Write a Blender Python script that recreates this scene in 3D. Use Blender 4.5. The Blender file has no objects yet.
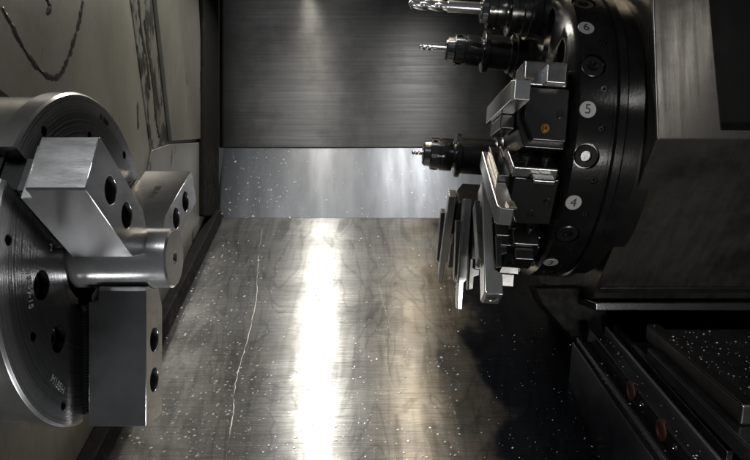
import bpy, bmesh, math, random
from mathutils import Vector, Matrix
random.seed(7)
F=640.0
sc=bpy.context.scene
COL=sc.collection
ABS={}
# ---------------------------------------------------------------- materials
def newmat(name):
    m=bpy.data.materials.new(name); m.use_nodes=True
    nt=m.node_tree; b=nt.nodes["Principled BSDF"]
    return m,nt,b
def noise(nt,vec,scale,detail=4,rough=.6,dist=0):
    n=nt.nodes.new("ShaderNodeTexNoise"); n.inputs["Scale"].default_value=scale
    n.inputs["Detail"].default_value=detail; n.inputs["Roughness"].default_value=rough; n.inputs["Distortion"].default_value=dist
    if vec is not None: nt.links.new(vec,n.inputs["Vector"])
    return n.outputs["Fac"]
def mapped(nt,s,rot=(0,0,0)):
    tc=nt.nodes.new("ShaderNodeTexCoord"); mp=nt.nodes.new("ShaderNodeMapping")
    mp.inputs["Scale"].default_value=s; mp.inputs["Rotation"].default_value=rot
    nt.links.new(tc.outputs["Object"],mp.inputs["Vector"]); return mp.outputs["Vector"]
def ramp(nt,fac,stops):
    r=nt.nodes.new("ShaderNodeValToRGB"); nt.links.new(fac,r.inputs["Fac"])
    el=r.color_ramp.elements
    el[0].position=stops[0][0]; el[0].color=tuple(stops[0][1])+(1,)
    el[1].position=stops[-1][0]; el[1].color=tuple(stops[-1][1])+(1,)
    for p,c in stops[1:-1]:
        e=el.new(p); e.color=tuple(c)+(1,)
    return r.outputs["Color"]
def g(v): return (v,v,v)
def mulc(nt,a,b,fac=1.0,mode='MULTIPLY'):
    m=nt.nodes.new("ShaderNodeMix"); m.data_type='RGBA'; m.blend_type=mode
    m.inputs[0].default_value=fac
    nt.links.new(a,m.inputs[6]); nt.links.new(b,m.inputs[7]); return m.outputs[2]
def steel(name,c0,c1,r0=.22,r1=.4,stretch=(1,1,1),nscale=6,fine=(1,1,1),fscale=60,bump=.05,aniso=0,anrot=0,metal=1.0,tangent=None,blotch=None,blo=.55):
    m,nt,b=newmat(name)
    v=mapped(nt,stretch); n1=noise(nt,v,nscale,6,.65)
    col=ramp(nt,n1,[(.3,c0),(.7,c1)])
    if blotch:
        v3=mapped(nt,(1,1,1)); n3=noise(nt,v3,blotch,5,.7)
        col=mulc(nt,col,ramp(nt,n3,[(.35,g(blo)),(.55,g(1))]))
    nt.links.new(col,b.inputs["Base Color"])
    rr=ramp(nt,n1,[(.3,g(r1)),(.7,g(r0))]); nt.links.new(rr,b.inputs["Roughness"])
    b.inputs["Metallic"].default_value=metal
    v2=mapped(nt,fine); n2=noise(nt,v2,fscale,3,.6)
    bp=nt.nodes.new("ShaderNodeBump"); bp.inputs["Strength"].default_value=bump; bp.inputs["Distance"].default_value=.01
    nt.links.new(n2,bp.inputs["Height"]); nt.links.new(bp.outputs[0],b.inputs["Normal"])
    if aniso:
        b.inputs["Anisotropic"].default_value=aniso; b.inputs["Anisotropic Rotation"].default_value=anrot
        t=nt.nodes.new("ShaderNodeCombineXYZ"); t.inputs[0].default_value=1; nt.links.new(t.outputs[0],b.inputs["Tangent"])
    return m
def plain(name,c,rough=.5,metal=0,var=.25,scale=8,bump=.1,spec=None):
    m,nt,b=newmat(name)
    v=mapped(nt,(1,1,1)); n=noise(nt,v,scale,6,.7)
    lo=tuple(x*(1-var) for x in c); hi=tuple(min(1,x*(1+var)) for x in c)
    nt.links.new(ramp(nt,n,[(.3,lo),(.7,hi)]),b.inputs["Base Color"])
    nt.links.new(ramp(nt,n,[(.3,g(min(1,rough*1.25))),(.7,g(rough*.8))]),b.inputs["Roughness"])
    b.inputs["Metallic"].default_value=metal
    if spec is not None: b.inputs["Specular IOR Level"].default_value=spec
    bp=nt.nodes.new("ShaderNodeBump"); bp.inputs["Strength"].default_value=bump; bp.inputs["Distance"].default_value=.01
    n2=noise(nt,v,scale*8,3); nt.links.new(n2,bp.inputs["Height"]); nt.links.new(bp.outputs[0],b.inputs["Normal"])
    return m
M={}
M['jaw']=steel("ground_steel",g(.42),g(.66),.15,.27,(1,1,4),3,(1,12,12),30,.09,metal=.98,blotch=1.6,blo=.68)
M['jaw_dark']=steel("machined_steel",g(.10),g(.16),.3,.4,(1,1,1),5,(1,1,6),50,.04)
M['work']=steel("turned_bar_steel",g(.66),g(.82),.17,.25,(14,1,1),5,(40,1,1),8,.08,metal=.93)
M['bar']=steel("tool_shank_steel",g(.60),g(.76),.17,.27,(1,1,1),3,(1,1,1),30,.01,metal=.95)
M['blade']=steel("dark_blade_steel",g(.34),g(.48),.17,.27,(1,1,1),3,(1,1,1),30,.01,metal=.96)
M['black']=plain("black_oxide_steel",g(.022),.3,.75,.3,7,.05)
M['rim']=plain("black_turret_steel",g(.026),.17,.85,.35,5,.05)
M['holder']=plain("dark_tool_block_steel",g(.06),.24,.9,.35,4,.03)
M['collar']=plain("grey_collar_steel",g(.13),.2,.95,.2,4,.02)
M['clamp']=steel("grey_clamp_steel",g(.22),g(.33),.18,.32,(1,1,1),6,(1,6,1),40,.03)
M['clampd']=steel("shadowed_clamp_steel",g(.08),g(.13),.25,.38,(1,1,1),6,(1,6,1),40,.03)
M['brass']=plain("brass",(.26,.15,.045),.35,1)
M['wiper']=plain("dull_red_brown_wiper",(.045,.011,.008),.55,.1,.5,8)
M['white']=plain("grey_metal_badge",g(.25),.4,.4,.15,20)
M['ink']=plain("black_ink",g(.012),.5)
M['rubber']=plain("black_rubber",g(.006),.7,0,.3,6,.1,spec=.15)
M['etch']=plain("etched_mark",g(.20),.5,.5)
M['insert']=plain("carbide_insert",(.16,.14,.10),.35,.8)
M['housing']=steel("stained_housing_steel",(.068,.064,.058),(.145,.137,.123),.20,.34,(4,1,.18),3,(1,1,30),8,.03,aniso=.5,anrot=.25,metal=.84,blotch=1.3,blo=.5)
M['glass']=plain("black_window",g(.004),.35,0,.2,3,.02,spec=.12)
M['saddle']=plain("oily_dark_steel",(.085,.085,.09),.22,.9,.5,4,.12)
def floor_mat():
    m,nt,b=newmat("brushed_wet_steel_floor")
    vb=mapped(nt,(1.0,1.6,1.6)); n1=noise(nt,vb,1.3,6,.58)
    base=ramp(nt,n1,[(.3,(.205,.207,.207)),(.5,(.275,.277,.276)),(.68,(.355,.355,.35))])
    vs=mapped(nt,(1.0,30,30)); n2=noise(nt,vs,2.2,6,.75)
    base=mulc(nt,base,ramp(nt,n2,[(.33,g(.60)),(.55,g(1))]))
    vr=mapped(nt,(14,.6,.6)); n4=noise(nt,vr,1.2,4,.6)
    base=mulc(nt,base,ramp(nt,n4,[(.35,g(.82)),(.5,g(1))]))
    n5=noise(nt,mapped(nt,(1.5,.45,.45),(0,0,.15)),1.3,2,.4,1.8)
    base=mulc(nt,base,ramp(nt,n5,[(.36,g(.72)),(.42,g(1)),(.52,g(1)),(.56,g(.76)),(.60,g(1.05))]))
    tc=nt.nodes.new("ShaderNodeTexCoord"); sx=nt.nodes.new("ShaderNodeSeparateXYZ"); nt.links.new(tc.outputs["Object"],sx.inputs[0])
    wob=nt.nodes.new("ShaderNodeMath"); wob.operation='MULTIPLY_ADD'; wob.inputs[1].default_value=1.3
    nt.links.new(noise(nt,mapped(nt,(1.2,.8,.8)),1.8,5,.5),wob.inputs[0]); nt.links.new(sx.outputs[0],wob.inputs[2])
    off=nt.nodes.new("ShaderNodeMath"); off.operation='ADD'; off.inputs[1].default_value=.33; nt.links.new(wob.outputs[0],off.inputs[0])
    tint_shade=ramp(nt,off.outputs[0],[(.0,(1,1,1)),(.35,(.95,.91,.84)),(.6,(.80,.71,.59)),(.80,(.50,.45,.38)),(.92,(.15,.15,.165)),(1.,(.07,.078,.10))])  # brown tone, then oil film and turret shadow painted into the colour
    base=mulc(nt,base,tint_shade)
    bp=nt.nodes.new("ShaderNodeBump"); bp.inputs["Strength"].default_value=.10; bp.inputs["Distance"].default_value=.02
    vf=mapped(nt,(.2,30,30)); nt.links.new(noise(nt,vf,4,2),bp.inputs["Height"])
    t=nt.nodes.new("ShaderNodeCombineXYZ"); t.inputs[0].default_value=1
    b2=nt.nodes.new("ShaderNodeBsdfPrincipled")
    for q,ro,r1,an in ((b,.27,.29,1.0),(b2,.38,.46,.7)):
        nt.links.new(base,q.inputs["Base Color"]); nt.links.new(ramp(nt,n1,[(.3,g(r1)),(.7,g(ro))]),q.inputs["Roughness"])
        q.inputs["Metallic"].default_value=.97; q.inputs["Anisotropic"].default_value=an; q.inputs["Anisotropic Rotation"].default_value=.25
        nt.links.new(t.outputs[0],q.inputs["Tangent"]); nt.links.new(bp.outputs[0],q.inputs["Normal"])
    b2.inputs["Metallic"].default_value=.75
    mx=nt.nodes.new("ShaderNodeMixShader"); 
    nt.links.new(ramp(nt,noise(nt,mapped(nt,(.8,.5,.5)),1.7,4,.5),[(.3,g(.44)),(.7,g(.56))]),mx.inputs[0])
    nt.links.new(b.outputs[0],mx.inputs[1]); nt.links.new(b2.outputs[0],mx.inputs[2])
    out=[n for n in nt.nodes if n.type=='OUTPUT_MATERIAL'][0]; nt.links.new(mx.outputs[0],out.inputs[0])
    return m
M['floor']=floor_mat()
M['strip']=steel("splashed_steel_ledge",(.10,.103,.108),(.19,.194,.202),.34,.44,(1.8,1,.3),1.2,(1,10,10),20,.05,aniso=.6,anrot=.25)
M['back']=steel("brushed_back_panel",(.058,.056,.053),(.082,.080,.076),.34,.42,(.3,1,14),1.8,(1,1,60),5,.05,aniso=.7,anrot=.25,blotch=.7,blo=.65)
def wallmat(name,c,stain,w=.04,vs=(1,3.2,.8),det=7):
    m,nt,b=newmat(name)
    v=mapped(nt,(1,1,.45)); n=noise(nt,v,1.1,8,.7)
    col=ramp(nt,n,[(.3,tuple(x*.6 for x in c)),(.65,c)])
    v2=mapped(nt,vs); n2=noise(nt,v2,2.0,det,.6)
    col=mulc(nt,col,ramp(nt,n2,[(stain,(.16,.165,.165)),(stain+w,g(1))]))
    nt.links.new(col,b.inputs["Base Color"]); b.inputs["Roughness"].default_value=.36
    b.inputs["Metallic"].default_value=.25
    bp=nt.nodes.new("ShaderNodeBump"); bp.inputs["Strength"].default_value=.1; bp.inputs["Distance"].default_value=.02
    nt.links.new(noise(nt,v,20,4),bp.inputs["Height"]); nt.links.new(bp.outputs[0],b.inputs["Normal"])
    return m
M['wall']=wallmat("painted_beige_wall",(.25,.244,.208),.31)
M['wallb']=wallmat("painted_olive_panel",(.16,.16,.138),.33)
M['wallc']=wallmat("grey_panel",(.20,.20,.19),.34)
M['stain']=wallmat("speckled_stained_seam",(.18,.178,.158),.45,.06,(1,3.4,1.5),8)
M['drip']=plain("dark_oil_film",(.04,.038,.033),.25,.2)
m,nt,b=newmat("coolant_drop"); b.inputs["Base Color"].default_value=(.68,.69,.69,1); b.inputs["Roughness"].default_value=.25; b.inputs["Metallic"].default_value=.35
M['drop']=m
m,nt,b=newmat("dried_coolant"); b.inputs["Base Color"].default_value=(.32,.32,.31,1); b.inputs["Roughness"].default_value=.45; b.inputs["Metallic"].default_value=.7
M['dry']=m
def chuckmat():
    m,nt,b=newmat("turned_chuck_steel")
    tc=nt.nodes.new("ShaderNodeTexCoord"); mp=nt.nodes.new("ShaderNodeMapping"); mp.inputs["Scale"].default_value=(0,1,1)
    nt.links.new(tc.outputs["Object"],mp.inputs["Vector"])
    ln=nt.nodes.new("ShaderNodeVectorMath"); ln.operation='LENGTH'; nt.links.new(mp.outputs[0],ln.inputs[0])
    n=nt.nodes.new("ShaderNodeTexNoise"); n.noise_dimensions='1D'; n.inputs["Scale"].default_value=60; n.inputs["Detail"].default_value=4
    nt.links.new(ln.outputs["Value"],n.inputs["W"])
    col=ramp(nt,n.outputs["Fac"],[(.3,g(.15)),(.7,g(.27))])
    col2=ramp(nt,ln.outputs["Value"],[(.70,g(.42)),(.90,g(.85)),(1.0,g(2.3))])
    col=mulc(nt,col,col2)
    v=mapped(nt,(1,1,1)); col=mulc(nt,col,ramp(nt,noise(nt,v,2.5,7,.7),[(.35,g(.75)),(.6,g(1))]))
    nt.links.new(col,b.inputs["Base Color"]); b.inputs["Metallic"].default_value=.96
    b.inputs["Roughness"].default_value=.22
    bp=nt.nodes.new("ShaderNodeBump"); bp.inputs["Strength"].default_value=.16; bp.inputs["Distance"].default_value=.01
    nt.links.new(n.outputs["Fac"],bp.inputs["Height"]); nt.links.new(bp.outputs[0],b.inputs["Normal"])
    return m
M['chuck']=chuckmat()
# ---------------------------------------------------------------- geometry helpers
def empty(name,loc,label,cat,group=None):
    e=bpy.data.objects.new(name,None); e.empty_display_size=.1; e.location=loc; COL.objects.link(e)
    ABS[e]=Vector(loc); e["label"]=label; e["category"]=cat
    if group: e["group"]=group
    return e
def mk(name,bm,mat,parent=None,bevel=0,label=None,cat=None,kind=None,smooth=True,seg=2):
    bmesh.ops.recalc_face_normals(bm,faces=bm.faces[:])
    c=Vector((0,0,0))
    if bm.verts:
        lo=Vector([min(v.co[i] for v in bm.verts) for i in range(3)]); hi=Vector([max(v.co[i] for v in bm.verts) for i in range(3)])
        c=(lo+hi)/2
    for v in bm.verts: v.co-=c
    for f in bm.faces: f.smooth=smooth
    for e in bm.edges:
        if len(e.link_faces)==2 and e.calc_face_angle(0)>math.radians(32): e.smooth=False
    me=bpy.data.meshes.new(name); bm.to_mesh(me); bm.free()
    o=bpy.data.objects.new(name,me); COL.objects.link(o)
    me.materials.append(mat); ABS[o]=c.copy()
    if parent is not None:
        o.parent=parent; o.location=c-ABS[parent]
    else: o.location=c
    if bevel:
        md=o.modifiers.new("b",'BEVEL'); md.width=bevel; md.segments=seg; md.limit_method='ANGLE'; md.angle_limit=math.radians(35); md.harden_normals=True
    if label: o["label"]=label
    if cat: o["category"]=cat
    if kind: o["kind"]=kind
    return o
def prism(bm,pts,ext):
    ext=Vector(ext)
    a=[bm.verts.new(Vector(p)) for p in pts]; b=[bm.verts.new(Vector(p)+ext) for p in pts]
    bm.faces.new(a); bm.faces.new(b[::-1])
    n=len(a)
    for i in range(n): bm.faces.new((a[i],b[i],b[(i+1)%n],a[(i+1)%n]))
def box(bm,o,ax,ay,az,a,b,c):
    o=Vector(o);ax=Vector(ax);ay=Vector(ay);az=Vector(az)
    pts=[o+ax*a[0]+ay*u+az*w for u,w in ((b[0],c[0]),(b[1],c[0]),(b[1],c[1]),(b[0],c[1]))]
    prism(bm,pts,ax*(a[1]-a[0]))
def aab(bm,x,y,z): box(bm,(0,0,0),(1,0,0),(0,1,0),(0,0,1),x,y,z)
def lathe(bm,o,ax,prof,seg=48,close=True):
    o=Vector(o);ax=Vector(ax).normalized()
    u=ax.orthogonal().normalized(); v=ax.cross(u)
    rings=[]
    for (t,r) in prof:
        if r<1e-6: rings.append([bm.verts.new(o+ax*t)])
        else: rings.append([bm.verts.new(o+ax*t+(u*math.cos(2*math.pi*i/seg)+v*math.sin(2*math.pi*i/seg))*r) for i in range(seg)])
    for A,B in zip(rings,rings[1:]):
        for i in range(seg):
            j=(i+1)%seg
            if len(A)==1 and len(B)==1: continue
            if len(A)==1: bm.faces.new((A[0],B[i],B[j]))
            elif len(B)==1: bm.faces.new((A[i],A[j],B[0]))
            else: bm.faces.new((A[i],A[j],B[j],B[i]))
def cyl(bm,o,ax,t0,t1,r,seg=32,ch=0):
    pr=[(t0,0),(t0,r-ch)]+([(t0+ch,r)] if ch else [])+([(t1-ch,r)] if ch else [])+[(t1,r-ch),(t1,0)]
    lathe(bm,o,ax,pr,seg)
def boolean(obj,build):
    bm=bmesh.new(); build(bm); bmesh.ops.recalc_face_normals(bm,faces=bm.faces[:])
    me=bpy.data.meshes.new("tmp"); bm.to_mesh(me); bm.free()
    t=bpy.data.objects.new("tmp",me); COL.objects.link(t)
    for v in me.vertices: v.co-=ABS[obj]
    if obj.parent: t.parent=obj.parent; t.location=obj.location
    else: t.location=obj.location
    md=obj.modifiers.new("bool",'BOOLEAN'); md.object=t; md.operation='DIFFERENCE'; md.solver='EXACT'
    try: md.use_self=True
    except: pass
    bpy.context.view_layer.update()
    dg=bpy.context.evaluated_depsgraph_get()
    nm=bpy.data.meshes.new_from_object(obj.evaluated_get(dg))
    obj.modifiers.remove(md)
    obj.data=nm; bpy.data.objects.remove(t)
    bm=bmesh.new(); bm.from_mesh(nm)
    for e in bm.edges:
        e.smooth = not (len(e.link_faces)==2 and e.calc_face_angle(0)>math.radians(32))
    for f in bm.faces: f.smooth=True
    bm.to_mesh(nm); bm.free()
def text(name,s,size,o,right,up,mat,parent,depth=.002,label=None):
    cu=bpy.data.curves.new(name,'FONT'); cu.body=s; cu.size=size; cu.align_x='CENTER'; cu.align_y='CENTER'; cu.extrude=depth
    t=bpy.data.objects.new("t",cu); COL.objects.link(t); bpy.context.view_layer.update()
    me=bpy.data.meshes.new_from_object(t.evaluated_get(bpy.context.evaluated_depsgraph_get()))
    bpy.data.objects.remove(t)
    right=Vector(right).normalized(); up=Vector(up).normalized(); n=right.cross(up)
    bm=bmesh.new(); bm.from_mesh(me)
    for v in bm.verts: v.co=Vector(o)+right*v.co.x+up*v.co.y+n*v.co.z
    return mk(name,bm,mat,parent,smooth=False,label=label)
X=Vector((1,0,0))
# ---------------------------------------------------------------- surfaces of the chamber
WX=-2.6
def wp(u,v,x=WX):
    y=x*F/(u-375.); return Vector((x,y,-(v-230)/F*y))
FS=.51
def fz(y): return .19+FS*(y-10.3)
def fp(u,v,off=0.0):
    y=5.063/(FS+(v-230)/F); nrm=Vector((0,-FS,1)).normalized()
    return Vector(((u-375)/F*y,y,-(v-230)/F*y))+nrm*off
FN=Vector((0,-FS,1)).normalized(); FD=Vector((0,1,FS)).normalized()
bm=bmesh.new(); prism(bm,[(WX+.02,2.2,fz(2.2)),(5.2,2.2,fz(2.2)),(5.2,10.3,.19),(WX+.02,10.3,.19)],-FN*.08)
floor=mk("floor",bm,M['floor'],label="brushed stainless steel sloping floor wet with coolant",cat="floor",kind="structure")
bm=bmesh.new(); prism(bm,[(WX+.02,10.3,.194),(WX+.1,10.6,1.36),(5.2,10.6,1.36),(5.2,10.3,.194)],(0,.08,0))
ledge=mk("splash_ledge",bm,M['strip'],label="lighter steel splash ledge below dark back wall",cat="panel")
bm=bmesh.new(); aab(bm,(WX+.02,5.2),(10.58,10.66),(1.365,7)); 
back=mk("back_wall",bm,M['back'],label="dark brushed steel back wall of machining chamber",cat="wall",bevel=.01)
bm=bmesh.new(); aab(bm,(5.2,5.3),(2.2,10.7),(-4,7)); mk("end_wall",bm,M['rubber'],label="dark end wall of machining chamber",cat="wall")
wall=empty("headstock_wall",(WX,7,0),"beige painted steel wall with oil drips behind chuck","wall")
bm=bmesh.new(); aab(bm,(WX-.12,WX),(2.0,10.3),(-4,7)); mk("wall_panel",bm,M['wall'],wall)
def wpoly(name,pts,mat,t,bev=.012,label=None):
    bm=bmesh.new(); prism(bm,[wp(u,v) for u,v in pts],(t,0,0)); return mk(name,bm,mat,wall,bevel=bev,label=label)
wpoly("stained_seam",[(126,-30),(147,-30),(167,143),(150,150)],M['stain'],.012,.004)
wpoly("cover_panel",[(149,-30),(194,-30),(202,139),(168,141)],M['wallb'],.05)
wpoly("lower_panel",[(150,150),(168,144),(203,142),(205,212),(150,330),(120,330)],M['wallc'],.03)
bm=bmesh.new(); aab(bm,(WX,WX+.10),(9.35,10.28),(.2,7)); mk("corner_gasket",bm,M['rubber'],wall,bevel=.03)
bm=bmesh.new(); prism(bm,[(WX,2.2,fz(2.2)+.004),(WX+.17,2.2,fz(2.2)+.004),(WX+.17,10.2,fz(10.2)+.004),(WX,10.2,fz(10.2)+.004)],FN*.22)
mk("floor_gasket",bm,M['rubber'],wall,bevel=.03)
def ribbon(bm,pts,nrm,w,jit=.3):
    nrm=Vector(nrm); prev=None
    for i,p in enumerate(pts):
        a=pts[max(0,i-1)]; b=pts[min(len(pts)-1,i+1)]
        d=(b-a).normalized(); s=d.cross(nrm).normalized()
        ww=w*(1+random.uniform(-jit,jit))
        if i==0 or i==len(pts)-1: ww*=.3
        cur=(bm.verts.new(p-s*ww),bm.verts.new(p+nrm*w*.25),bm.verts.new(p+s*ww))
        if prev:
            bm.faces.new((prev[0],prev[1],cur[1],cur[0])); bm.faces.new((prev[1],prev[2],cur[2],cur[1]))
        prev=cur
def dense(ctrl,n=8,j=1.2):
    out=[]
    for i in range(len(ctrl)-1):
        p0=ctrl[max(0,i-1)];p1=ctrl[i];p2=ctrl[i+1];p3=ctrl[min(len(ctrl)-1,i+2)]
        for k in range(n):
            t=k/n
            q=[.5*((2*p1[a])+(-p0[a]+p2[a])*t+(2*p0[a]-5*p1[a]+4*p2[a]-p3[a])*t*t+(-p0[a]+3*p1[a]-3*p2[a]+p3[a])*t**3) for a in (0,1)]
            out.append((q[0]+random.uniform(-j,j)*.5,q[1]+random.uniform(-j,j)*.5))
    out.append(ctrl[-1]); return out
for ctrl in ([(2,8),(10,22),(20,42),(30,58),(42,72),(54,78),(62,72),(68,58),(75,38),(80,18),(83,0)],[(44,-5),(50,6),(47,14)]):
    bm=bmesh.new(); ribbon(bm,[wp(u,v)+Vector((.003,0,0)) for u,v in dense(ctrl,8,.8)],(1,0,0),.019,.5); mk("oil_streak",bm,M['drip'],wall)
def wetrun(ctrl,w):
    bm=bmesh.new(); ribbon(bm,[wp(u,v)+Vector((.014,0,0)) for u,v in dense(ctrl,8,.7)],(1,0,0),w,.5); mk("oil_streak",bm,M['drip'],wall)
wetrun([(137,-10),(140,30),(146,62),(149,90)],.03); wetrun([(143,20),(150,70),(155,118),(158,138)],.03)
def trail(ctrl,w,mat='dry'):
    bm=bmesh.new(); ribbon(bm,[fp(u,v,.003) for u,v in dense(ctrl,10,1.2)],FN,w,.8); mk("coolant_trail",bm,M[mat],floor)
trail([(262,228),(258,262),(256,300),(246,345),(236,380),(232,420),(224,475)],.0040)
trail([(392,228),(399,252),(412,275),(415,300)],.0022)
trail([(366,236),(378,262),(380,290),(390,330),(386,362),(396,400)],.0018)
def drops(name,n,fn,nrm,rr,parent=None,label=None,mat='drop'):
    bm=bmesh.new()
    for i in range(n):
        p=fn(); 
        if p is None: continue
        r=rr*random.choice((.4,.4,.5,.6,.8,1,1.5))*random.uniform(.7,1.2)
        nn=Vector(nrm).normalized(); u=nn.orthogonal().normalized(); v=nn.cross(u)
        sx=random.uniform(.6,1.6)
        r1=[bm.verts.new(p+(u*math.cos(a)*sx+v*math.sin(a))*r) for a in [k*math.pi/3 for k in range(6)]]
        r2=[bm.verts.new(p+(u*math.cos(a)*sx+v*math.sin(a))*r*.6+nn*r*.3) for a in [k*math.pi/3 for k in range(6)]]
        for k in range(6): bm.faces.new((r1[k],r1[(k+1)%6],r2[(k+1)%6],r2[k]))
        bm.faces.new(r2)
    return mk(name,bm,M[mat],parent,label=label,cat="drops" if not parent else None,kind="stuff")
def rf():
    u=random.uniform(130,460) if random.random()<.6 else random.gauss(205,45); v=230+240*random.random()**.8
    if u<225-(v-218)*.5: return None
    return fp(u,v,.002)
drops("coolant_droplets",2400,rf,FN,.0085,label="white coolant droplets and specks on the steel floor")
def rl():
    u=random.uniform(222,450) if random.random()<.4 else random.uniform(222,310); k=random.random()**1.3; y=10.3+.3*k; z=.19+1.17*k
    return Vector(((u-375)/F*y,y-.004,z))
drops("splash_droplets",260,rl,(0,-1,.25),.009,label="coolant droplets on the lighter steel ledge")
# ---------------------------------------------------------------- chuck
CY,CZ=4.15,-.18; CO=Vector((0,CY,CZ)); FX=-1.85
chuck=empty("lathe_chuck",(FX,CY,CZ),"large round steel three-jaw lathe chuck gripping a short bar","chuck")
bm=bmesh.new(); lathe(bm,CO,X,[(-2.6,0),(-2.6,.98),(-2.56,1.02),(-1.97,1.02),(-1.965,1.05),(-1.865,1.05),(FX,1.035),(FX,.36),(FX-.03,.34),(FX-.03,.27),(-2.25,.27),(-2.25,0)],160)
body=mk("chuck_body",bm,M['chuck'],chuck)
def RT(a):
    a=math.radians(a); return Vector((0,math.cos(a),math.sin(a))),Vector((0,-math.sin(a),math.cos(a)))
def cutc(bm):
    for a in (150,30,270):
        R,T=RT(a)
        box(bm,CO,X,R,T,(FX-.12,FX+.1),(.2,1.3),(-.1,.1))
boolean(body,cutc)
def cutd(bm):
    for a in (150,30,270):
        R,T=RT(a)
        box(bm,CO,X,R,T,(FX-.22,FX-.11),(.21,1.3),(-.14,.14))
boolean(body,cutd)
HB=[]
for base in (210,90,330):
    for s in (-18,18): HB.append((base+s,.61,.085))
    for s in (-38,38): HB.append((base+s,.93,.03))
    HB.append((base,.79,.03))
def cute(bm):
    for a,r,h in HB:
        R,T=RT(a); cyl(bm,CO+R*r,X,FX-.14,FX+.1,h,28)
boolean(body,cute)
for a,r,h in HB:
    R,T=RT(a); bm=bmesh.new()
    lathe(bm,CO+R*r,X,[(FX-.135,0),(FX-.135,h*.8),(FX-.055,h*.8),(FX-.045,h*.72),(FX-.045,h*.45),(FX-.10,h*.42),(FX-.10,0)],16 if h>.05 else 10)
    mk("socket_screw",bm,M['clampd'],chuck)
text("etched_mark","M185H",.062,CO+Vector((FX+.001,-.42,-.72)),Vector((0,.78,-.62)),Vector((0,.62,.78)),M['etch'],chuck)
text("etched_mark","18 59-15",.058,CO+Vector((FX+.001,-.72,-.14)),Vector((0,.1,-1)),Vector((0,1,.1)),M['etch'],chuck)
text("etched_mark","2",.06,CO+Vector((FX+.001,-.50,.08)),Vector((0,1,0)),Vector((0,0,1)),M['etch'],chuck)
text("etched_mark","B-208",.055,CO+Vector((FX+.001,.22,.93)),Vector((0,.97,-.23)),Vector((0,.23,.97)),M['holder'],chuck)
JX1=-1.43; JX0=-1.79
for a in (150,30,270):
    R,T=RT(a)
    hw={150:.165,30:.135,270:.15}[a]
    out=[(.175,-.06),(.175,.06),(.33,hw),(1.04,hw),(1.05,hw-.01),(1.05,-hw+.01),(1.04,-hw),(.33,-hw)]
    if a==270: out=[(.175,-.13),(.175,.06),(.33,hw),(1.04,hw),(1.05,hw-.01),(1.05,-hw+.01),(1.04,-hw),(.20,-hw)]
    bm=bmesh.new(); prism(bm,[CO+X*JX0+R*r+T*t for r,t in out],X*(JX1-JX0))
    j=mk("jaw",bm,M['jaw'],chuck)
    def cutj(bm):
        for r in (.53,.79):
            lathe(bm,CO+R*r,X,[(JX1+.05,0),(JX1+.05,.078),(JX1-.24,.078),(JX1-.24,.05),(JX0-.02,.05),(JX0-.02,0)],28)
        cyl(bm,CO,X,JX0-.1,JX1+.1,.2,48)
        box(bm,CO,X,R,T,(JX0-.05,JX0+.06),(.0,.27),(-.3,.3))
        if a==150: box(bm,CO,X,R,T,(JX0-.05,JX0+.06),(.97,1.2),(-.3,.3))
    boolean(j,cutj)
    md=j.modifiers.new("b",'BEVEL'); md.width=.0045; md.segments=2; md.limit_method='ANGLE'; md.angle_limit=math.radians(50); md.harden_normals=True
    for r in (.53,.79):
        bm=bmesh.new(); lathe(bm,CO+R*r,X,[(JX1-.27,0),(JX1-.27,.07),(JX1-.19,.07),(JX1-.18,.062),(JX1-.18,.035),(JX1-.23,.033),(JX1-.23,0)],20)
        mk("jaw_screw",bm,M['black'],j)
    if a==30:
        text("etched_mark","210-08",.07,CO+X*(JX0+.18)+R*.68+T*(hw+.0015),R,X,M['black'],j,.001)
    bm=bmesh.new(); 
    re=.93 if a==150 else .99
    box(bm,CO,X,R,T,(FX-.105,FX+.012),(.3,re),(-.088,.088)); box(bm,CO,X,R,T,(FX-.21,FX-.12),(.3,re),(-.125,.125))
    n=36
    for k in range(n):
        r0=.32+k*(.66/n); 
        if r0>re: break
        prism(bm,[CO+X*(FX+.013)+R*r0+T*-.10,CO+X*(JX0)+R*(r0+.005)+T*-.10,CO+X*(JX0)+R*(r0+.012)+T*-.10,CO+X*(FX+.013)+R*(r0+.0165)+T*-.10],T*.2)
    mk("master_jaw",bm,M['black'],chuck)
bm=bmesh.new(); lathe(bm,CO,X,[(-2.6,0),(-2.59,1.16),(-2.56,1.16),(-2.56,0)],96); mk("backplate",bm,M['jaw_dark'],chuck)
bm=bmesh.new(); lathe(bm,CO,X,[(-2.2,0),(-2.2,.194),(-1.31,.194),(-1.297,.181),(-1.297,.042),(-1.315,.022),(-1.35,.02),(-1.35,0)],96)
wk=mk("workpiece",bm,M['work'],label="short bright turned steel bar gripped in the chuck jaws",cat="metal bar")
# ---------------------------------------------------------------- turret
TY,TZ,TR=6.52,.96,1.42; TO=Vector((0,TY,TZ)); TX=1.6
TILT=[]
turret=empty("tool_turret",(TX,TY,TZ),"black round twelve-station lathe tool turret with numbered rim","turret"); TILT.append(turret)
bm=bmesh.new()
lathe(bm,TO,X,[(TX,0),(TX,TR-.09),(TX+.035,TR-.03),(TX+.06,TR),(TX+.33,TR),(TX+.345,TR-.03),(TX+.365,TR-.03),(TX+.38,TR),(TX+.44,TR),(TX+.47,TR-.05),(TX+.6,TR-.05),(TX+.6,0)],144)
tb=mk("turret_disc",bm,M['rim'],turret)
bm=bmesh.new(); lathe(bm,TO,X,[(TX-.0,.0),(TX-.10,.0),(TX-.10,.42),(TX-.07,.46),(TX-.002,.46)],64); mk("hub_cap",bm,M['holder'],turret)
def RA(al):
    a=math.radians(al); return Vector((0,-math.cos(a),math.sin(a))),Vector((0,math.sin(a),math.cos(a)))
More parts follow.
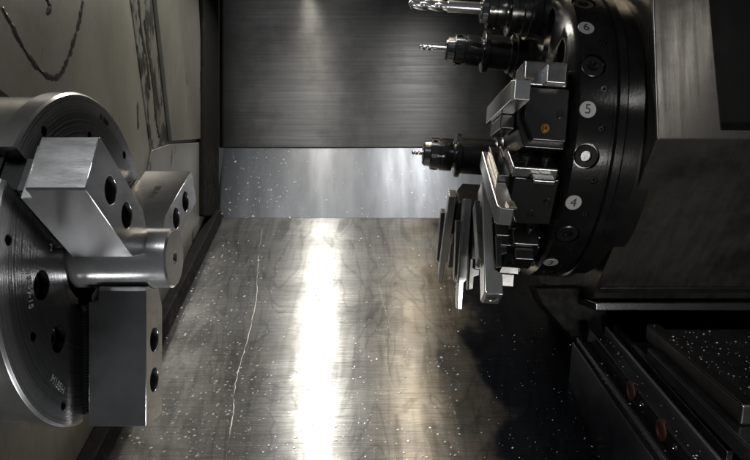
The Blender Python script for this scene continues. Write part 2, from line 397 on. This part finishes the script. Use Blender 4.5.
def cutt(bm):
    for k in range(12):
        R,T=RA(15+30*k)
        cyl(bm,TO+X*(TX+.16),R,TR-.035,TR+.1,.105,32)
        R,T=RA(30*k); 
        cyl(bm,TO+X*(TX+.25)+T*.18,R,TR-.1,TR+.1,.032,16); cyl(bm,TO+X*(TX+.25)-T*.14,R,TR-.1,TR+.1,.028,16)
        cyl(bm,TO+R*1.12,X,TX-.1,TX+.2,.12,32)
boolean(tb,cutt)
for k in range(12):
    R,T=RA(15+30*k)
    if R.y<.3:
        bm=bmesh.new(); c=TO+X*(TX+.16)
        lathe(bm,c,R,[(TR-.045,0),(TR-.045,.092),(TR-.015,.092),(TR-.01,.085),(TR-.01,.045),(TR-.06,.042),(TR-.06,0)],28)
        mk("port_plug",bm,M['rubber'] if k==11 else M['black'],turret)
    R,T=RA(30*k)
    if R.y<.3:
        for s,rr in ((.18,.028),(-.14,.024)):
            bm=bmesh.new(); lathe(bm,TO+X*(TX+.25)+T*s,R,[(TR-.09,0),(TR-.09,rr),(TR-.02,rr),(TR-.02,rr*.5),(TR-.05,rr*.5),(TR-.05,0)],12); mk("rim_screw",bm,M['holder'],turret)
for al,ch in ((30,"6"),(0,"5"),(-31,"4"),(-62,"3"),(60,"7")):
    R,T=RA(al); c=TO+X*(TX+.125)+R*(TR+.003)
    bm=bmesh.new(); lathe(bm,c,R,[(0,0),(0,.068),(.006,.066),(.006,0)],32); pl=mk("station_plate",bm,M['white'],turret)
    text("station_number",ch,.11,c+R*.008,X,T,M['ink'],pl,.0015)
GR="tool holders mounted around the turret"
def turning(al,bx,w,r1,kind,label,noz='black',clampT=.36,barmat='bar'):
    R,T=RA(al)
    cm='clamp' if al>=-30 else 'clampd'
    h=empty("turning_tool_holder",TO+X*TX+R*1.1,label,"tool holder",GR); TILT.append(h)
    bm=bmesh.new()
    pts=[(TX-.003,-.32),(TX-.003,.16),(bx[1]+.02,.16),(bx[1]+.02,-.12),(bx[1]+.10,-.32)]
    prism(bm,[TO+X*x+T*t+R*.74 for x,t in pts],R*.56)
    pts=[(TX-.02,-.27),(TX-.02,.158),(bx[1]+.06,.158),(bx[1]+.06,-.10),(bx[1]+.14,-.27)]
    prism(bm,[TO+X*x+T*t+R*1.298 for x,t in pts],R*.10)
    bd=mk("holder_body",bm,M['holder'],h,bevel=.014)
    bm=bmesh.new(); box(bm,TO,X,R,T,(bx[0]+.04,bx[1]+.018),(.78,1.26),(-.17,-.052)); mk("tool_shelf",bm,M['holder'],h,bevel=.012)
    if kind=="turn":
        bm=bmesh.new(); box(bm,TO,X,R,T,(bx[0]+.05,bx[1]+.018),(.8,1.40),(w-.047,w+.02)); mk("tool_wedge",bm,M['holder'],h,bevel=.008)
    else:
        bm=bmesh.new(); prism(bm,[TO+X*x+R*r+T*-.045 for x,r in ((bx[1]+.02,.8),(bx[1]+.13,.8),(bx[1]+.13,1.46),(bx[1]+.08,1.48),(bx[1]+.08,1.60),(bx[1]+.02,1.62))],T*(w-.03)); mk("clamp_plate",bm,M['clampd'],h,bevel=.012)
        bm=bmesh.new(); prism(bm,[TO+X*x+R*r+T*-.02 for x,r in ((bx[0]-.06,.92),(bx[0]-.012,.92),(bx[0]-.012,1.56),(bx[0]-.04,1.52))],T*(w-.06)); mk("clamp_plate",bm,M['clampd'],h,bevel=.006)
    bm=bmesh.new(); box(bm,TO,X,R,T,(bx[1]+.16 if kind!="turn" else bx[1]+.03,TX-.05),(1.08,1.42),(.163,clampT)); mk("clamp_block",bm,M[cm],h,bevel=.015)
    bm=bmesh.new(); box(bm,TO,X,R,T,(bx[1]+.18,TX-.09),(1.422,1.54),(.163,clampT-.05)); mk("clamp_step",bm,M[cm],h,bevel=.012)
    for xx in (bx[1]+.16,TX-.13):
        bm=bmesh.new(); c=TO+X*xx+R*1.25
        lathe(bm,c,T,[(clampT+.001,0),(clampT+.001,.04),(clampT+.03,.04),(clampT+.035,.035),(clampT+.035,.02),(clampT+.015,.02),(clampT+.015,0)],16); mk("clamp_screw",bm,M['black'],h)
    bm=bmesh.new(); lathe(bm,TO+X*(TX-.2)+T*-.17,R,[(1.398,0),(1.398,.036),(1.412,.036),(1.412,.024),(1.425,.022),(1.425,.010),(1.40,.010)],20); mk("coolant_nozzle",bm,M[noz],h)
    bm=bmesh.new(); lathe(bm,TO+X*(TX-.08)+T*-.05,R,[(1.398,0),(1.398,.03),(1.415,.03),(1.415,.015),(1.403,.015),(1.403,0)],16); mk("body_screw",bm,M['black'],h)
    bm=bmesh.new()
    if kind=="turn":
        pts=[(bx[0],.76),(bx[1],.76),(bx[1],r1-.03),(bx[1]-.005,r1),(bx[0]+.02,r1-.01),(bx[0],r1-.05)]
    elif kind=="blade":
        pts=[(bx[0],.7),(bx[1],.7),(bx[1],r1-.30),(bx[1]-.025,r1-.27),(bx[1]-.025,r1),(bx[0]+.01,r1),(bx[0],r1-.08)]
    else:
        pts=[(bx[0],.72),(bx[1],.72),(bx[1],r1-.24),(bx[1]+.07,r1-.20),(bx[1]+.07,r1),(bx[0]+.02,r1),(bx[0],r1-.02)]
    prism(bm,[TO+X*x+R*r+T*(-.05) for x,r in pts],T*w)
    cb=mk("cutting_bar",bm,M[barmat],h,bevel=.008)
    if kind=="turn":
        ix=bx[1]-.03
        bm=bmesh.new(); prism(bm,[TO+X*x+R*r+T*(w-.049) for x,r in ((ix-.03,r1-.09),(ix+.03,r1-.10),(ix+.045,r1+.012),(ix-.02,r1+.008))],T*.02)
        mk("cutting_insert",bm,M['insert'],cb,bevel=.003)
        bm=bmesh.new(); lathe(bm,TO+X*(ix+.005)+R*(r1-.04),T,[(w-.028,0),(w-.028,.014),(w-.024,.013),(w-.024,.006),(w-.027,0)],12); mk("insert_screw",bm,M['black'],cb)
    if kind=="wide":
        c=TO+X*((bx[0]+bx[1]+.07)/2)+T*(w/2-.05)
        def ch(bm): cyl(bm,c,R,r1-.12,r1+.1,.045,24)
        for md in list(cb.modifiers): cb.modifiers.remove(md)
        boolean(cb,ch)
        md=cb.modifiers.new("b",'BEVEL'); md.width=.01; md.segments=2; md.limit_method='ANGLE'; md.angle_limit=math.radians(50); md.harden_normals=True
        bm=bmesh.new(); cyl(bm,c,R,r1-.13,r1-.09,.041,16); mk("clamp_screw",bm,M['black'],cb)
turning(0,(1.03,1.17),.15,1.84,"turn","dark tool block with silver turning tool, by station 5",'brass')
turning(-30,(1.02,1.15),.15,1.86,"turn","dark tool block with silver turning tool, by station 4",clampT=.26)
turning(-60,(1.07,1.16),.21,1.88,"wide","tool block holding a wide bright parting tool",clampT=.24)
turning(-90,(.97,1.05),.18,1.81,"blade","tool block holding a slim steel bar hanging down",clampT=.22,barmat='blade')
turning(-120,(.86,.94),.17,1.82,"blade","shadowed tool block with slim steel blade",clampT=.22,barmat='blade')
def twist(bm,o,ax,t0,t1,r,turns,n=60,lobes=2):
    ax=Vector(ax); u=ax.orthogonal().normalized(); v=ax.cross(u); prev=None; S=20
    for i in range(n+1):
        t=t0+(t1-t0)*i/n; ph=2*math.pi*turns*i/n
        rr=r*(1 if i<n-4 else (n-i)/5+.12)
        ring=[]
        for k in range(S):
            a=2*math.pi*k/S; q=rr*(.62+.38*abs(math.cos(lobes*a/2))**.5)
            ring.append(bm.verts.new(Vector(o)+ax*t+(u*math.cos(a+ph)+v*math.sin(a+ph))*q))
        if prev:
            for k in range(S): bm.faces.new((prev[k],prev[(k+1)%S],ring[(k+1)%S],ring[k]))
        else: bm.faces.new(ring[::-1])
        prev=ring
    bm.faces.new(prev)
def axial(al,rad,br,x_body,x_nut,x_shank,x_tip,bit_r,label,fl):
    R,T=RA(al); c=TO+R*rad
    h=empty("drill_holder",c+X*TX,label,"tool holder",GR); TILT.append(h)
    bm=bmesh.new(); lathe(bm,c,-X,[(-TX+.003,0),(-TX+.003,br*1.5),(-TX+.10,br*1.5),(-TX+.11,br*1.45),(-TX+.11,br*1.3),(-TX+.16,br*1.3),(-TX+.17,br*1.26),(-TX+.17,br*1.12),(-x_body-.06,br*1.1),(-x_body-.055,br*1.35),(-x_body-.005,br*1.35),(-x_body,br*1.3),(-x_body,0)],48); mk("holder_body",bm,M['holder'],h)
    L=x_body-x_nut
    bm=bmesh.new(); lathe(bm,c,-X,[(-x_body,0),(-x_body,br*.78),(-x_body+.03,br*.78),(-x_body+.035,br*.97),(-x_body+.05,br),(-x_body+L*.45,br),(-x_body+L*.47,br*.93),(-x_body+L*.5,br*.93),(-x_body+L*.52,br),(-x_nut-L*.25,br),(-x_nut-L*.22,br*.8),(-x_nut-L*.05,br*.76),(-x_nut,br*.66),(-x_nut,br*.4),(-x_nut-.03,0)],48)
    nt_=mk("collet_nut",bm,M['collar'],h)
    def cn(bm):
        for k in range(6):
            a=k*math.pi/3+.3; d=Vector((0,math.cos(a),math.sin(a))); e=Vector((0,-math.sin(a),math.cos(a)))
            box(bm,c,X,d,e,(x_nut+L*.28,x_nut+L*.42),(br*.9,br*1.3),(-.02,.02))
    boolean(nt_,cn)
    bm=bmesh.new(); cyl(bm,c,-X,-x_nut-.02,-x_shank,bit_r,24,.004); mk("drill_shank",bm,M['bar'],h)
    bm=bmesh.new(); twist(bm,c,-X,-x_shank,-x_tip,bit_r*.95,fl); mk("drill_flutes",bm,M['bar'],h)
axial(90,1.25,.19,1.3,1.02,.68,.28,.06,"dark collet holder with long silver fluted end mill",1.3)
axial(120,1.13,.17,1.15,.74,.60,.45,.03,"dark collet holder with small drill",1.2)
axial(187,1.05,.19,.98,.60,.56,.47,.028,"dark collet holder with stub drill",1)
# ---------------------------------------------------------------- housing
house=empty("turret_housing",(2.2,7,0),"dark stained steel turret housing with black window","housing")
HX=2.22
prof=[(5.26,3.6),(5.04,.72),(6.55,-.72),(9.6,-.72),(9.6,3.6)]
bm=bmesh.new(); prism(bm,[(HX,y,z) for y,z in prof],(3.0,0,0)); hb=mk("housing_body",bm,M['housing'],house)
dirp=Vector((0,5.26-5.04,3.6-.72)).normalized(); nrm=Vector((0,-dirp.z,dirp.y)); o=Vector((0,5.04,.72))
def cuth(bm): prism(bm,[o+X*a+dirp*b-nrm*.25 for a,b in ((2.74,.07),(5.0,.04),(5.0,2.7),(2.62,2.7))],nrm*.4)
boolean(hb,cuth)
md=hb.modifiers.new("b",'BEVEL'); md.width=.02; md.segments=3; md.limit_method='ANGLE'; md.angle_limit=math.radians(40); md.harden_normals=True
bm=bmesh.new(); prism(bm,[o+X*a+dirp*b-nrm*.245 for a,b in ((2.75,.08),(4.99,.05),(4.99,2.69),(2.63,2.69))],nrm*.03); mk("window_pane",bm,M['glass'],house)
bm=bmesh.new(); aab(bm,(HX-.03,5.1),(6.35,9.6),(-.80,-.722)); mk("lower_flange",bm,M['saddle'],house,bevel=.012)
d2=Vector((0,6.55-5.04,-.72-.72)).normalized(); n2=Vector((0,d2.z,-d2.y)); 
bm=bmesh.new(); box(bm,(0,5.04,.72),X,d2,n2,(HX+.02,5.1),(1.85,1.93),(.002,.03)); mk("seam_strip",bm,M['saddle'],house,bevel=.006)
bm=bmesh.new(); lathe(bm,TO,X,[(TX+.56,0),(TX+.56,1.25),(HX+.1,1.25),(HX+.1,0)],96); mk("turret_collar",bm,M['black'],house)
bm=bmesh.new(); prism(bm,[(1.72,6.9,-.62),(2.5,6.9,-.62),(2.5,6.9,-1.2),(2.15,6.9,-1.2),(1.8,6.9,-.8)],(0,.35,0)); mk("support_bracket",bm,M['rubber'],house,bevel=.02)
# ---------------------------------------------------------------- cross slide
slide=empty("cross_slide",(2.3,5,-1.2),"oily dark steel cross slide with chips below turret","slide")
def rail(name,x,p0,p1,h,mat,bev=.015):
    d=Vector((0,p1[0]-p0[0],p1[1]-p0[1])); L=d.length; d.normalize(); n=Vector((0,d.z,-d.y)) 
    if n.z<0: n=-n
    bm=bmesh.new(); box(bm,(0,p0[0],p0[1]),X,d,n,x,(0,L),(-h,0)); return mk(name,bm,M[mat],slide,bevel=bev)
rail("slide_base",(2.06,5.1),(6.7,-1.16),(2.6,-2.29),.9,'saddle',.02)
rail("way_rail",(2.08,2.11),(6.6,-1.10),(2.8,-2.13),.05,'clamp',.006)
rail("way_rail",(2.2,2.30),(6.6,-1.0),(2.8,-2.03),.16,'saddle')
rail("way_rail",(2.335,2.36),(6.5,-.98),(2.8,-1.97),.2,'bar',.006)
rail("way_rail",(2.42,2.47),(6.5,-.96),(4.4,-1.52),.12,'clamp',.006)
rail("way_cover",(2.5,2.62),(5.9,-.86),(4.36,-1.19),.16,'clampd',.02)
rail("way_cover",(2.63,3.8),(5.9,-.91),(4.36,-1.24),.16,'saddle',.02)
rail("way_cover",(2.42,3.8),(5.7,-1.04),(4.0,-1.44),.14,'saddle',.02)
rail("way_cover",(2.62,3.9),(4.6,-1.38),(3.4,-1.68),.2,'clampd',.02)
for yy in (5.5,4.92):
    z0=-1.0-(6.6-yy)*.271-.085
    bm=bmesh.new(); lathe(bm,(2.2,yy,z0),-X,[(-.02,0),(-.02,.085),(.006,.085),(.012,.076),(.012,.055),(.002,.05),(.002,0)],24); mk("way_wiper",bm,M['wiper'],slide)
    bm=bmesh.new(); lathe(bm,(2.2,yy-.22,z0-.06),-X,[(-.02,0),(-.02,.03),(.006,.03),(.008,.026),(.008,.015),(.002,.012),(.002,0)],16); mk("rail_screw",bm,M['clamp'],slide)
def rc():
    y=random.uniform(3.6,6.3); x=random.uniform(2.1,3.4)
    z=-1.16-(6.7-y)*.2756
    if 2.2<x<2.3: z=-1.0-(6.6-y)*.271
    if 4.4<y<5.85 and x>2.52: z=(-.86 if x<2.62 else -.91)-(5.9-y)*.2143
    return Vector((x,y,z+.004))
drops("metal_chips",560,rc,(0,-.2,1),.0055,label="fine metal chips scattered on the cross slide",mat='drop')
def rs():
    return fp(random.uniform(480,600),random.uniform(320,460),.003)
drops("oil_specks",130,rs,FN,.005,label="fine specks on the oily, shadow-painted floor below turret")
# ---------------------------------------------------------------- lights
def area(loc,tgt,sx,sy,pw,col=(1,1,1),name="lamp",spread=180):
    l=bpy.data.lights.new(name,'AREA'); l.shape='RECTANGLE'; l.size=sx; l.size_y=sy; l.energy=pw; l.color=col; l.spread=math.radians(spread)
    o=bpy.data.objects.new(name,l); COL.objects.link(o); o.location=loc
    d=(Vector(tgt)-Vector(loc)).normalized()
    zz=-d; yy=Vector((0,1,0)); 
    if abs(zz.y)>.95: yy=Vector((0,0,1))
    xx=yy.cross(zz).normalized(); yy=zz.cross(xx)
    o.matrix_basis=Matrix.Translation(Vector(loc))@Matrix((xx,yy,zz)).transposed().to_4x4()
    return o
area((-1.15,8.7,4.3),(-1.0,8.2,0),.18,3.2,125,(1,.95,.85),"work_lamp",130)
area((.74,7.8,4.8),(.68,7.4,0),.12,2.4,36,(1,.84,.62),"warm_lamp",120)
area((.95,6.0,4.3),(.66,10.4,.8),.8,.6,16,(.95,.97,1),"cool_lamp",60)
area((-2.0,.2,3.8),(-1.2,5,-.2),1.4,.7,195,(.93,.96,1),"door_window_lamp")
area((4.75,-.2,3.4),(2.6,6,0),.5,1.8,9,(1,.97,.93),"housing_sheen_fill",120)  # added fill, placed and sized to put a sheen on the housing
area((2.6,-.4,-1.8),(2.8,6,-.1),1.6,.5,38,(1,.96,.91),"low_housing_fill",60)  # added low fill that lifts the housing and turret from below
area((-1.0,2.9,-3.1),(-1.6,3.5,.2),.8,.3,22,(.97,.98,1),"jaw_underside_fill",80)  # unseen fill added under the chuck to brighten the jaw's lower side
w=bpy.data.worlds.new("World"); sc.world=w; w.use_nodes=True
bg=w.node_tree.nodes["Background"]; bg.inputs[0].default_value=(.76,.81,.88,1); bg.inputs[1].default_value=.05
# ---------------------------------------------------------------- camera
cam=bpy.data.cameras.new("camera"); co=bpy.data.objects.new("camera",cam); COL.objects.link(co)
co.rotation_euler=(math.radians(90),0,0); cam.lens=36*F/750; cam.clip_end=200; cam.clip_start=.05; sc.camera=co
bpy.context.view_layer.update()
PV=Vector((1.7,TY,1.4))
TM=Matrix.Translation(PV)@Matrix.Rotation(math.radians(4),4,'Y')@Matrix.Translation(-PV)
for ob in TILT: ob.matrix_basis=TM@ob.matrix_basis
Rm=Matrix.Translation((0,0,6))@Matrix.Rotation(math.radians(-15),4,'X')
for ob in list(COL.objects):
    if ob.parent is None: ob.matrix_basis=Rm@ob.matrix_basis
sc.view_settings.view_transform='Standard'
